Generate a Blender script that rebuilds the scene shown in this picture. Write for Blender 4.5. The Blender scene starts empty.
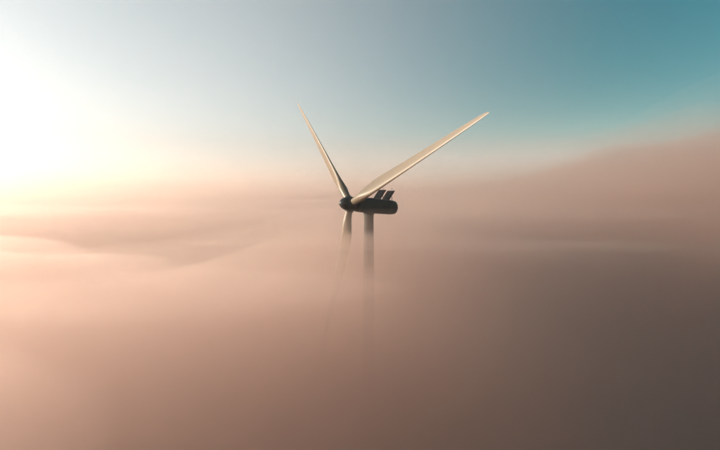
import bpy, bmesh, math, random
import numpy as np
from mathutils import Vector, Matrix

# ------------------------------------------------------------------ camera, sky, sun, exposure
scene = bpy.context.scene
COL = scene.collection
HUB = Vector((0.0, 0.0, 90.0))            # centre of the rotor

cam_d = bpy.data.cameras.new('camera')
cam_d.sensor_width = 36.0
cam_d.lens = 429.1 / 720 * 36.0
cam_d.clip_start = 0.5
cam_d.clip_end = 120000.0
cam = bpy.data.objects.new('camera', cam_d)
cam.location = (2.30, -101.67, 93.18)
cam.rotation_euler = (math.radians(90 - 4.613), 0, 0)
COL.objects.link(cam)
scene.camera = cam

SUN_AZ = math.radians(84.0)               # to the left of the view direction
SUN_EL = math.radians(12.0)
SUN_DIR = Vector((-math.sin(SUN_AZ) * math.cos(SUN_EL), math.cos(SUN_AZ) * math.cos(SUN_EL), math.sin(SUN_EL)))

world = bpy.data.worlds.new('World')
scene.world = world
world.use_nodes = True
wt = world.node_tree
wt.nodes.clear()
w_out = wt.nodes.new('ShaderNodeOutputWorld')
w_bg = wt.nodes.new('ShaderNodeBackground')
w_sky = wt.nodes.new('ShaderNodeTexSky')
w_sky.sky_type = 'NISHITA'
w_sky.sun_disc = False
w_sky.sun_elevation = SUN_EL
w_sky.sun_rotation = -SUN_AZ
w_sky.altitude = 90.0
w_sky.air_density = 1.0
w_sky.dust_density = 1.2
w_sky.ozone_density = 2.0
w_bg.inputs['Strength'].default_value = 0.050
# deepen the blue of the clear part of the sky to the teal of the photograph; the pale part round the sun stays pale
def wnode(kind, **kw):
    n = wt.nodes.new(kind)
    for k_, v_ in kw.items(): setattr(n, k_, v_)
    return n
w_hsv = wnode('ShaderNodeHueSaturation')
w_hsv.inputs['Hue'].default_value = 0.45
w_hsv.inputs['Saturation'].default_value = 2.7
w_hsv.inputs['Value'].default_value = 0.95
w_pale = wnode('ShaderNodeHueSaturation')
w_pale.inputs['Hue'].default_value = 0.455
w_pale.inputs['Saturation'].default_value = 0.38
w_pale.inputs['Value'].default_value = 2.0
w_sep = wnode('ShaderNodeSeparateColor')
w_div = wnode('ShaderNodeMath', operation='DIVIDE')
w_map = wnode('ShaderNodeMapRange', interpolation_type='SMOOTHSTEP')
w_map.inputs['From Min'].default_value = 1.0
w_map.inputs['From Max'].default_value = 0.33
w_mix = wnode('ShaderNodeMix', data_type='RGBA')
wt.links.new(w_sky.outputs['Color'], w_hsv.inputs['Color'])
wt.links.new(w_sky.outputs['Color'], w_pale.inputs['Color'])
wt.links.new(w_sky.outputs['Color'], w_sep.inputs['Color'])
wt.links.new(w_sep.outputs['Red'], w_div.inputs[0])
wt.links.new(w_sep.outputs['Blue'], w_div.inputs[1])
wt.links.new(w_div.outputs[0], w_map.inputs['Value'])
w_tc = wnode('ShaderNodeTexCoord')                      # broad pale aureole round the sun
w_dot = wnode('ShaderNodeVectorMath', operation='DOT_PRODUCT')
w_dot.inputs[1].default_value = SUN_DIR
w_aur = wnode('ShaderNodeMapRange', interpolation_type='SMOOTHSTEP')
w_aur.inputs['From Min'].default_value = 0.50
w_aur.inputs['From Max'].default_value = -0.42
w_mul = wnode('ShaderNodeMath', operation='MULTIPLY')
wt.links.new(w_tc.outputs['Generated'], w_dot.inputs[0])
wt.links.new(w_dot.outputs['Value'], w_aur.inputs['Value'])
wt.links.new(w_aur.outputs['Result'], w_mul.inputs[0])
wt.links.new(w_map.outputs['Result'], w_mul.inputs[1])
wt.links.new(w_mul.outputs[0], w_mix.inputs['Factor'])
wt.links.new(w_pale.outputs['Color'], w_mix.inputs[6])
wt.links.new(w_hsv.outputs['Color'], w_mix.inputs[7])
wt.links.new(w_mix.outputs[2], w_bg.inputs['Color'])
wt.links.new(w_bg.outputs['Background'], w_out.inputs['Surface'])

sun_d = bpy.data.lights.new('sun', 'SUN')
sun_d.energy = 5.0
sun_d.angle = math.radians(0.5)
sun_d.color = (1.0, 0.88, 0.70)
sun = bpy.data.objects.new('sun', sun_d)
sun.rotation_euler = SUN_DIR.to_track_quat('Z', 'Y').to_euler()
sun.location = HUB + SUN_DIR * 300
COL.objects.link(sun)

vs = scene.view_settings
vs.view_transform = 'Standard'
vs.look = 'None'
vs.exposure = 0.95
vs.gamma = 1.0
vs.use_curve_mapping = False
cy = scene.cycles
cy.max_bounces = 6
cy.diffuse_bounces = 3
cy.glossy_bounces = 3
cy.volume_bounces = 4
cy.transparent_max_bounces = 64
cy.use_denoising = True
cy.use_adaptive_sampling = True
cy.adaptive_threshold = 0.08
cy.adaptive_min_samples = 16
cy.sample_clamp_indirect = 6.0

# ------------------------------------------------------------------ helpers
def tag(o, label=None, cat=None, group=None, kind=None):
    if label: o['label'] = label
    if cat: o['category'] = cat
    if group: o['group'] = group
    if kind: o['kind'] = kind
    return o

def empty(name, loc=(0, 0, 0)):
    o = bpy.data.objects.new(name, None)
    o.location = loc
    o.empty_display_size = 2.0
    COL.objects.link(o)
    return o

def mesh_obj(name, verts, faces, mat, parent=None, smooth=True, loc=None, sharp=None):
    me = bpy.data.meshes.new(name)
    me.from_pydata([tuple(v) for v in verts], [], faces)
    me.validate()
    bm = bmesh.new(); bm.from_mesh(me)
    bmesh.ops.recalc_face_normals(bm, faces=bm.faces)
    bm.to_mesh(me); bm.free()
    if smooth:
        me.polygons.foreach_set('use_smooth', [True] * len(me.polygons))
        if sharp is not None:
            me.set_sharp_from_angle(angle=math.radians(sharp))
    me.materials.append(mat)
    o = bpy.data.objects.new(name, me)
    COL.objects.link(o)
    if parent is not None:
        o.parent = parent
        o.matrix_parent_inverse = Matrix.Identity(4)
    if loc is not None:
        o.location = loc
    return o

class MB:
    """collects simple solids into one mesh"""
    def __init__(self): self.v, self.f = [], []
    def add(self, vs_, fs_):
        n = len(self.v)
        self.v += [Vector(p) for p in vs_]
        self.f += [tuple(i + n for i in f) for f in fs_]
    def loft(self, rings, cap=True):
        n = len(rings[0]); vs_, fs_ = [], []
        for r in rings: vs_ += r
        for k in range(len(rings) - 1):
            for i in range(n):
                j = (i + 1) % n
                fs_.append((k * n + i, k * n + j, (k + 1) * n + j, (k + 1) * n + i))
        if cap:
            fs_.append(tuple(range(n - 1, -1, -1)))
            fs_.append(tuple((len(rings) - 1) * n + i for i in range(n)))
        self.add(vs_, fs_)
    def tube(self, p0, p1, r0, r1=None, n=12):
        p0, p1 = Vector(p0), Vector(p1)
        r1 = r0 if r1 is None else r1
        q = (p1 - p0).to_track_quat('Z', 'Y').to_matrix()
        ring = lambda p, r: [p + q @ Vector((r * math.cos(2 * math.pi * i / n), r * math.sin(2 * math.pi * i / n), 0)) for i in range(n)]
        self.loft([ring(p0, r0), ring(p1, r1)])
    def box(self, x0, x1, y0, y1, z0, z1):
        vs_ = [(x, y, z) for x in (x0, x1) for y in (y0, y1) for z in (z0, z1)]
        self.add(vs_, [(0, 1, 3, 2), (4, 6, 7, 5), (0, 4, 5, 1), (2, 3, 7, 6), (0, 2, 6, 4), (1, 5, 7, 3)])
    def build(self, name, mat, parent=None, smooth=True, sharp=35, xf=None):
        v = self.v if xf is None else [xf @ p for p in self.v]
        return mesh_obj(name, v, self.f, mat, parent, smooth, sharp=sharp)

# ------------------------------------------------------------------ materials
def paint(name, col, rough=0.4, streak=0.12, scale=(3, 3, 0.25)):
    m = bpy.data.materials.new(name); m.use_nodes = True
    nt = m.node_tree; b = nt.nodes['Principled BSDF']
    tc = nt.nodes.new('ShaderNodeTexCoord')
    mp = nt.nodes.new('ShaderNodeMapping'); mp.inputs['Scale'].default_value = scale
    nz = nt.nodes.new('ShaderNodeTexNoise'); nz.inputs['Scale'].default_value = 1.3
    nz.inputs['Detail'].default_value = 6.0; nz.inputs['Roughness'].default_value = 0.6
    rp = nt.nodes.new('ShaderNodeValToRGB')
    rp.color_ramp.elements[0].position = 0.3; rp.color_ramp.elements[1].position = 0.72
    rp.color_ramp.elements[0].color = tuple(c * (1 - streak) for c in col) + (1,)
    rp.color_ramp.elements[1].color = tuple(col) + (1,)
    mr = nt.nodes.new('ShaderNodeMapRange')
    mr.inputs['To Min'].default_value = rough * 1.2; mr.inputs['To Max'].default_value = rough * 0.85
    L = nt.links.new
    L(tc.outputs['Object'], mp.inputs['Vector']); L(mp.outputs['Vector'], nz.inputs['Vector'])
    L(nz.outputs['Fac'], rp.inputs['Fac']); L(rp.outputs['Color'], b.inputs['Base Color'])
    L(nz.outputs['Fac'], mr.inputs['Value']); L(mr.outputs['Result'], b.inputs['Roughness'])
    return m

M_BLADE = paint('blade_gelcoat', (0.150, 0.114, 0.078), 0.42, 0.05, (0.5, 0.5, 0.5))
M_TOWER = paint('tower_shade_paint', (0.045, 0.036, 0.028), 0.8, 0.15)  # shade on the tower is put into this very dark base colour
M_NAC = paint('nacelle_shade_paint', (0.006, 0.012, 0.013), 0.45, 0.25, (0.6, 0.6, 1.2))  # near-black base colour carries the backlit shade of nacelle and hub
M_DARK = paint('dark_metal', (0.005, 0.009, 0.010), 0.75, 0.3, (1, 1, 1))
M_STEEL = paint('galvanised_steel', (0.32, 0.32, 0.31), 0.45, 0.25, (1, 1, 1))
M_CONC = paint('concrete', (0.30, 0.29, 0.27), 0.85, 0.3, (0.5, 0.5, 0.5))

def ground_mat():
    m = bpy.data.materials.new('field_grass'); m.use_nodes = True
    nt = m.node_tree; b = nt.nodes['Principled BSDF']
    tc = nt.nodes.new('ShaderNodeTexCoord')
    nz = nt.nodes.new('ShaderNodeTexNoise'); nz.inputs['Scale'].default_value = 0.02; nz.inputs['Detail'].default_value = 8
    rp = nt.nodes.new('ShaderNodeValToRGB')
    rp.color_ramp.elements[0].color = (0.035, 0.055, 0.018, 1); rp.color_ramp.elements[1].color = (0.10, 0.09, 0.045, 1)
    rp.color_ramp.elements[0].position = .35; rp.color_ramp.elements[1].position = .65
    nt.links.new(tc.outputs['Object'], nz.inputs['Vector']); nt.links.new(nz.outputs['Fac'], rp.inputs['Fac'])
    nt.links.new(rp.outputs['Color'], b.inputs['Base Color']); b.inputs['Roughness'].default_value = 0.95
    return m

def fog_mat(density, aniso, col):
    m = bpy.data.materials.new('fog_air'); m.use_nodes = True
    nt = m.node_tree; nt.nodes.clear()
    o = nt.nodes.new('ShaderNodeOutputMaterial')
    p = nt.nodes.new('ShaderNodeVolumePrincipled')
    p.inputs['Color'].default_value = tuple(col) + (1,)
    p.inputs['Density'].default_value = density
    p.inputs['Anisotropy'].default_value = aniso
    nt.links.new(p.outputs['Volume'], o.inputs['Volume'])
    m.cycles.homogeneous_volume = True
    return m

# ------------------------------------------------------------------ ground
GE = 8000.0
gv, gf = [], []
GN = 41
for j in range(GN):
    for i in range(GN):
        u, w = 2 * i / (GN - 1) - 1, 2 * j / (GN - 1) - 1
        gx, gy = GE * math.sinh(5 * u) / math.sinh(5), GE * math.sinh(5 * w) / math.sinh(5)
        gv.append((gx, gy, 0.0))
for j in range(GN - 1):
    for i in range(GN - 1):
        gf.append((j * GN + i, j * GN + i + 1, (j + 1) * GN + i + 1, (j + 1) * GN + i))
ground = mesh_obj('ground', gv, gf, ground_mat())
tag(ground, 'open grass field lying under the fog', None, None, 'structure')

# ------------------------------------------------------------------ fog: a sea of layers, each a closed volume with a rolling top
rng = np.random.default_rng(7)
def make_noise(seed, n=64):
    g = np.random.default_rng(seed).standard_normal((n, n))
    def f(x, y):
        xi, yi = np.floor(x).astype(int), np.floor(y).astype(int)
        fx, fy = x - xi, y - yi
        fx = fx**3 * (fx * (fx * 6 - 15) + 10); fy = fy**3 * (fy * (fy * 6 - 15) + 10)
        a = g[xi % n, yi % n]; b = g[(xi + 1) % n, yi % n]
        c = g[xi % n, (yi + 1) % n]; d = g[(xi + 1) % n, (yi + 1) % n]
        return (a * (1 - fx) + b * fx) * (1 - fy) + (c * (1 - fx) + d * fx) * fy
    return f
NS = [make_noise(100 + k) for k in range(8)]

FN, FE, FK = 85, 7000.0, 5.8
_u = np.linspace(-1, 1, FN)
_s = FE * np.sinh(FK * _u) / math.sinh(FK)
FX, FY = np.meshgrid(_s + 0.0, _s - 20.0)

def sstep(a, b, x):
    t = np.clip((x - a) / (b - a), 0, 1)
    return t * t * (3 - 2 * t)

def fog_top(z0, k, amp, bank, dip):
    x, y = FX, FY
    d = np.hypot(x - 2.3, y + 101.7)
    # long swells running roughly across the view, broken up by noise
    near = sstep(20, 400, d)
    far = sstep(300, 2500, d)
    n1 = NS[0](x / 420 + 3.1, y / 190 + 1.7)
    n2 = NS[1](x / 150 + 0.37 * k, y / 70 + 0.21 * k)
    n3 = NS[2](x / 46 + 1.3 * k, y / 27 + 2.1 * k)
    z = z0 + amp * (n1 * 1.6 * (0.35 + near) + n2 * 0.9 * (0.5 + near) + n3 * 0.30)
    z = z * (1 - far) + (z0 + amp * n1 * 1.2) * far
    # the bank rising on the right
    bx, by = x - 520, y - 300
    r = np.hypot(bx / 330, by / 420)
    hb = np.exp(-(r ** 2) * 1.6)
    nb = NS[3](x / 120 + 0.5 * k, y / 120)
    z = z + bank * hb * (1 + 0.16 * nb + 0.06 * NS[4](x / 40, y / 40 + k))
    # the fog falls away from the sun into a hollow in the right foreground
    hollow = sstep(-26, 92, x - 0.30 * (y + 100)) * np.exp(-np.clip(y + 92, 0, None) ** 2 / 150 ** 2) * np.exp(-np.clip(x - 150, 0, None) ** 2 / 160 ** 2)
    z = z - dip * hollow
    # a shallow trough behind the near roll on the left, and clearer air round the turbine for the thin top veil
    z = z - (10.0 if k > 1 else 0.0) * sstep(-8, -40, x) * np.exp(-((y - 5) / 45) ** 2) * np.exp(-((x + 90) / 110) ** 2)
    if k < 2:
        z = z - (z0 - 87.5) * np.exp(-(d / (260 + 160 * (1 - k))) ** 4)
    return z

def fog_layer(k, z0, dens, amp, bank, dip, parent, aniso, col):
    zt = fog_top(z0, k, amp, bank, dip)
    n = FN
    top = np.stack([FX.ravel(), FY.ravel(), zt.ravel()], 1)
    idx = np.arange(n * n).reshape(n, n)
    zb = -1.2 - 0.13 * k
    border = np.concatenate([idx[0, :-1], idx[:-1, -1], idx[-1, :0:-1], idx[:0:-1, 0]])
    bot = top[border].copy(); bot[:, 2] = zb
    verts = np.concatenate([top, bot])
    q = np.stack([idx[:-1, :-1].ravel(), idx[:-1, 1:].ravel(), idx[1:, 1:].ravel(), idx[1:, :-1].ravel()], 1)
    m = len(border); b0 = n * n
    faces = q.tolist()
    for i in range(m):
        j = (i + 1) % m
        faces.append((int(border[j]), int(border[i]), b0 + i, b0 + j))
    faces.append(tuple(b0 + i for i in range(m - 1, -1, -1)))
    me = bpy.data.meshes.new('fog_layer')
    me.from_pydata(verts.tolist(), [], faces)
    me.materials.append(fog_mat(dens, aniso, col))
    o = bpy.data.objects.new('fog_layer', me)
    COL.objects.link(o)
    o.parent = parent
    o['kind'] = 'stuff'
    return o

fog = empty('fog', (0, 0, 0))
tag(fog, 'thick sunlit fog filling the land below the turbine and banking up on the right', 'fog', None, 'stuff')
G, FC = 0.62, (0.89, 0.722, 0.655)
LAYERS = [  # mean top, density, swell, bank height, dip
    (124.0, 0.0006, 8.0, 118, 20),
    (102.0, 0.0011, 5.0, 118, 26),
    (88.0, 0.0052, 1.4, 112, 42),
    (83.0, 0.0180, 2.0, 62, 64),
    (75.0, 0.0320, 2.8, 40, 74),
]
for k, (z0, dens, amp, bank, dip) in enumerate(LAYERS):
    fog_layer(k, z0, dens, amp, bank, dip, fog, G, FC)

# low rolls and wisps of denser fog lying in the top of the layer
def fog_roll(cx, cy_, cz, lx, ly, lz, rot, dens, seed):
    nu, nv = 56, 28
    f1, f2 = NS[seed % 8], NS[(seed + 3) % 8]
    verts, faces = [], []
    cr, sr = math.cos(math.radians(rot)), math.sin(math.radians(rot))
    for j in range(nv + 1):
        th = math.pi * j / nv
        for i in range(nu):
            a = 2 * math.pi * i / nu
            ux, uy, uz = math.sin(th) * math.cos(a), math.sin(th) * math.sin(a), math.cos(th)
            x, y = ux * lx, uy * ly
            e = float(f1(np.array([x / (lx * .55) + seed * 3.7 + 20]), np.array([y / (ly * .7) + seed + 20]))[0])
            e2 = float(f2(np.array([x / (lx * .2) + seed * 1.9 + 40]), np.array([y / (ly * .35) + seed + 40]))[0])
            k = max(.6, 1 + .10 * e + .03 * e2)
            z = uz * lz * max(.35, 1 + .3 * e + .15 * e2) + .3 * lz * e
            verts.append((cx + (x * cr - y * sr) * k, cy_ + (x * sr + y * cr) * k, cz + z))
    for j in range(nv):
        for i in range(nu):
            faces.append((j * nu + i, j * nu + (i + 1) % nu, (j + 1) * nu + (i + 1) % nu, (j + 1) * nu + i))
    me = bpy.data.meshes.new('fog_roll')
    me.from_pydata(verts, [], faces)
    bm = bmesh.new(); bm.from_mesh(me)
    bmesh.ops.remove_doubles(bm, verts=bm.verts, dist=1e-4)
    bmesh.ops.recalc_face_normals(bm, faces=bm.faces); bm.to_mesh(me); bm.free()
    me.materials.append(fog_mat(dens, G, FC))
    o = bpy.data.objects.new('fog_roll', me)
    COL.objects.link(o); o.parent = fog; o['kind'] = 'stuff'
    return o
ROLLS = [  # centre, half lengths, turn, density, seed
    (-52, -66, 86.4, 58, 14, 2.3, -5, .070, 1),
    (-42, -84, 84.6, 36, 9, 2.0, -8, .040, 2),
    (-150, 40, 86.5, 130, 26, 2.2, 6, .014, 3),
    (78, -2, 80.0, 64, 20, 1.4, 10, .010, 5),
    (12, -24, 83.5, 46, 7, 1.2, -5, .028, 6),
    (95, 60, 84.0, 80, 18, 1.4, 10, .014, 7),
    (170, 170, 95.0, 110, 30, 5.0, 14, .008, 10),
]
for r_ in ROLLS: fog_roll(*r_)

hz = MB(); hz.box(-8500, 8500, -8500, 8500, -3.0, 280.0)
haze = hz.build('haze', fog_mat(0.00026, 0.5, (0.92, 0.82, 0.76)), None, smooth=False)
tag(haze, 'thin warm haze in the air over the fog', 'haze', None, 'stuff')

# ------------------------------------------------------------------ wind turbine
PSI, PHI, TILT = math.radians(30.82), math.radians(19.06), math.radians(5.0)
AX = Vector((-math.cos(PSI) * math.cos(TILT), -math.sin(PSI) * math.cos(TILT), math.sin(TILT)))   # upwind rotor axis
HH = Vector((math.sin(PSI), -math.cos(PSI), 0.0))
VV = HH.cross(AX); VV = VV if VV.z > 0 else -VV
VV.normalize()

TOWER_AT = HUB - AX * 5.2
TX, TY = TOWER_AT.x, TOWER_AT.y
turbine = empty('wind_turbine', (TX, TY, 0))
tag(turbine, 'wind turbine with two raised blades and nacelle darkened to its backlit shade standing out of the fog', 'wind turbine')
T0 = Vector((TX, TY, 0))
def loc(p): return Vector(p) - T0                       # world point -> turbine space

# tower: tapered tube with flanged section joints
TOP = 87.6
def tr(z): return 2.0 + (1.14 - 2.0) * (z / TOP) ** 1.1
tw = MB()
rings = []
for z in np.linspace(0.35, TOP, 26):
    rings.append([Vector((tr(z) * math.cos(2 * math.pi * i / 48), tr(z) * math.sin(2 * math.pi * i / 48), z)) for i in range(48)])
tw.loft(rings)
tower = tw.build('tower', M_TOWER, turbine, sharp=40)
for z in (24.0, 51.0, 73.0):
    fl = MB(); r = tr(z)
    fl.loft([[Vector((rr * math.cos(2 * math.pi * i / 48), rr * math.sin(2 * math.pi * i / 48), zz)) for i in range(48)]
             for rr, zz in ((r + .004, z - .16), (r + .035, z - .13), (r + .035, z + .13), (r + .004, z + .16))])
    fl.build('flange', M_TOWER, tower, sharp=30)
fd = MB()
fd.loft([[Vector((rr * math.cos(2 * math.pi * i / 48), rr * math.sin(2 * math.pi * i / 48), zz)) for i in range(48)]
         for rr, zz in ((3.4, 0.004), (3.3, 0.33), (2.2, 0.345))])
fd.build('foundation', M_CONC, turbine, sharp=30)
dr = MB(); dr.box(-.5, .5, -2.12, -1.9, 1.2, 3.3)
dr.build('door', M_STEEL, tower)

# nacelle frame: X = towards the nose along the axis, Y = to the camera side, Z = up
NB = Matrix((AX, HH, VV)).transposed().to_4x4()
NX = Matrix.Translation(HUB - T0) @ NB

def rrect(cx, hw, z0, z1, r, n=5):
    """rounded rectangle ring in the plane x = cx"""
    pts = []
    r = min(r, hw * .98, (z1 - z0) * .49)
    for (sy, sz, a0) in ((1, 1, 0), (-1, 1, 90), (-1, -1, 180), (1, -1, 270)):
        cyy = sy * (hw - r); czz = (z1 - r) if sz > 0 else (z0 + r)
        for i in range(n + 1):
            a = math.radians(a0 + 90 * i / n)
            pts.append(Vector((cx, cyy + r * math.cos(a), czz + r * math.sin(a))))
    return pts

nac = MB()
# x, half width, z low, z high, corner radius
sect = [(-1.55, 1.35, -1.45, 1.30, 1.2), (-1.75, 1.62, -1.70, 1.52, 1.0), (-2.6, 1.75, -1.80, 1.66, .62),
        (-4.0, 1.82, -1.84, 1.70, .52), (-7.0, 1.82, -1.84, 1.72, .50), (-9.6, 1.80, -1.84, 1.72, .50),
        (-10.9, 1.76, -1.82, 1.70, .60), (-11.9, 1.66, -1.74, 1.62, .80), (-12.65, 1.46, -1.54, 1.42, .95),
        (-13.1, 1.12, -1.2, 1.06, .98), (-13.3, .55, -.70, .42, .5)]
nac.loft([rrect(*s) for s in sect])
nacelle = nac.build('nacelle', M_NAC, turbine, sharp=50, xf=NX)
for xs in (-4.6, -7.4, -10.2):                       # raised joint straps around the shell
    st = MB(); o_, i_ = rrect(xs, 1.855, -1.865, 1.745, .54), rrect(xs - .16, 1.855, -1.865, 1.745, .54)
    st.loft([o_, i_])
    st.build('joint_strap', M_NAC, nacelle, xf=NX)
for s in (1, -1):
    gr = MB(); gr.box(-9.4, -8.2, s * 1.80 - .04, s * 1.80 + .05, -.6, .35)
    gl = gr.build('vent_frame', M_DARK, nacelle, xf=NX)
    for zz in np.linspace(-.5, .2, 6):
        sl = MB(); sl.box(-9.3, -8.3, s * 1.86 - .03, s * 1.86 + .03, zz, zz + .05); sl.build('louvre', M_NAC, gl, xf=NX)
ht = MB(); ht.box(-6.4, -5.2, -.6, .6, 1.74, 1.86)
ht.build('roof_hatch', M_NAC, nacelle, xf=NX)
yb = MB()
c = loc(TOWER_AT)
yb.loft([[Vector((c.x + rr * math.cos(2 * math.pi * i / 40), c.y + rr * math.sin(2 * math.pi * i / 40), zz)) for i in range(40)]
         for rr, zz in ((1.17, 87.25), (1.32, 87.35), (1.32, 87.75), (1.5, 88.3), (1.5, 88.9))])
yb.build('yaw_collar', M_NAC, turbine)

# two raked radiator panels standing on the rear of the roof
def radiator(x0, w, name='radiator_panel'):
    lean = 1.55; z0, z1 = 1.66, 4.10; t = .30
    fr = MB()
    def slab(y0, y1, za, zb, dx0=0.0, dx1=t):
        f = lambda z: x0 - lean * (z - z0) / (z1 - z0)
        vs_ = []
        for dx in (dx0, dx1):
            for yy in (y0, y1):
                for z in (za, zb): vs_.append((f(z) - dx, yy, z))
        fr.add(vs_, [(0, 1, 3, 2), (4, 6, 7, 5), (0, 4, 5, 1), (2, 3, 7, 6), (0, 2, 6, 4), (1, 5, 7, 3)])
    slab(-w, -w + .14, z0, z1); slab(w - .14, w, z0, z1)
    slab(-w + .14, w - .14, z1 - .14, z1 - .003); slab(-w + .14, w - .14, z0 + .12, z0 + .3)
    p = fr.build(name, M_DARK, nacelle, smooth=False, xf=NX)
    fr2 = fr
    fr = MB()
    slab(-w + .14, w - .14, z0 + .3, z1 - .14, .06, t - .06)
    fr.build('radiator_core', M_DARK, p, smooth=False, xf=NX)
    for s in (-1, 1):
        b = MB()
        b.tube((x0 - 1.5, s * (w - .3), 1.66), (x0 - .75 - t, s * (w - .3), 2.75), .06, n=8)
        b.build('brace', M_DARK, p, xf=NX)
    return p
radiator(-7.15, 1.5)
radiator(-9.75, 1.45)
for (x, y) in ((-9.35, -.5), (-11.3, .55)):
    ms = MB(); ms.tube((x, y, 1.6), (x, y, 4.5), .035, .025, 8)
    m = ms.build('wind_vane_mast', M_STEEL, nacelle, xf=NX)
    vn = MB(); vn.tube((x - .18, y, 4.5), (x + .18, y, 4.5), .03, n=8); vn.tube((x, y, 4.48), (x, y, 4.68), .05, n=10)
    vn.build('sensor', M_DARK, m, xf=NX)

# hub spinner
hub = MB()
prof = [(2.95, .03), (2.92, .22), (2.80, .50), (2.55, .82), (2.15, 1.15), (1.6, 1.45), (.9, 1.66), (.1, 1.72), (-.7, 1.66), (-1.25, 1.5), (-1.5, 1.36)]
hub.loft([[Vector((x, r * math.cos(2 * math.pi * i / 48), r * math.sin(2 * math.pi * i / 48))) for i in range(48)] for x, r in prof])
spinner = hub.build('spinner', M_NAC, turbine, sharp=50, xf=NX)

# blades: airfoil sections lofted along the span
def airfoil(n=18):
    """unit-chord section with thickness 1, LE at +x; returned as (chordwise, thickness) pairs"""
    xs = [(1 - math.cos(math.pi * i / n)) / 2 for i in range(n + 1)]
    th = lambda x: 5 * (.2969 * math.sqrt(x) - .126 * x - .3516 * x * x + .2843 * x**3 - .1030 * x**4)
    up = [(x, th(x)) for x in xs]; lo = [(x, -th(x)) for x in xs[::-1]][1:-1]
    return up + lo
AF = airfoil()
#        r,   chord, rel.thick, twist, roundness
SPAN = [(1.35, 1.70, 1.00, 15, 1.0), (2.4, 1.70, 1.00, 15, 1.0), (3.6, 1.86, .93, 15, .85), (5.0, 2.50, .70, 15, .50), (6.5, 3.05, .50, 14.5, .20),
        (8.0, 3.42, .38, 13.6, .05), (9.5, 3.55, .32, 12.4, 0), (11.5, 3.42, .285, 11, 0), (14, 3.16, .26, 9.6, 0), (18, 2.76, .235, 7.6, 0),
        (22, 2.40, .22, 6.0, 0), (26, 2.08, .205, 4.6, 0), (30, 1.78, .195, 3.3, 0), (34, 1.50, .19, 2.2, 0), (38, 1.20, .18, 1.2, 0),
        (41, .96, .18, .5, 0), (43, .74, .18, .1, 0), (44.2, .50, .18, 0, 0), (44.8, .28, .18, 0, 0), (45.0, .10, .2, 0, 0)]
PITCH = 4.0
def blade_mesh():
    b = MB(); rings = []
    for r, ch, tk, tws, rd in SPAN:
        be = math.radians(tws + PITCH)
        bend = 1.57 * (0.45 * (r / 45) + 0.55 * (r / 45) ** 2)
        ring = []
        for i, (xx, tt) in enumerate(AF):
            # airfoil: pitch axis at 30% chord, LE towards +c
            cx_ = (0.30 - xx) * ch; ct = tt * tk * ch
            # camber
            ct += -0.03 * ch * (1 - rd) * math.sin(math.pi * xx)
            ang = math.pi * xx if False else None
            # circular root
            a = 2 * math.pi * i / len(AF)
            kx, kt = math.cos(a) * ch / 2, math.sin(a) * ch / 2
            px = cx_ * (1 - rd) + kx * rd; pt = ct * (1 - rd) + kt * rd
            # px along c (leading edge), pt along n (upwind-ish normal)
            ring.append((r, px, pt, be, bend))
        rings.append(ring)
    return rings
BR = blade_mesh()
for k in range(3):
    an = PHI + k * 2 * math.pi / 3
    d = math.cos(an) * HH + math.sin(an) * VV
    t = math.sin(an) * HH - math.cos(an) * VV
    b = MB()
    rr = []
    for ring in BR:
        out = []
        for (r, px, pt, be, bend) in ring:
            cdir = t * math.cos(be) + AX * math.sin(be)
            ndir = AX * math.cos(be) - t * math.sin(be)
            out.append(loc(HUB) + d * r + cdir * px + ndir * pt + AX * bend)
        rr.append(out)
    b.loft(rr)
    bl = b.build('blade', M_BLADE, turbine, sharp=60)
    cl = MB()
    q = [loc(HUB) + d * s for s in (1.2, 1.75, 1.80)]
    def ringat(p, r): return [p + t * (r * math.cos(2 * math.pi * i / 36)) + AX * (r * math.sin(2 * math.pi * i / 36)) for i in range(36)]
    cl.loft([ringat(q[0], 1.12), ringat(q[1], 1.08), ringat(q[2], 1.0)])
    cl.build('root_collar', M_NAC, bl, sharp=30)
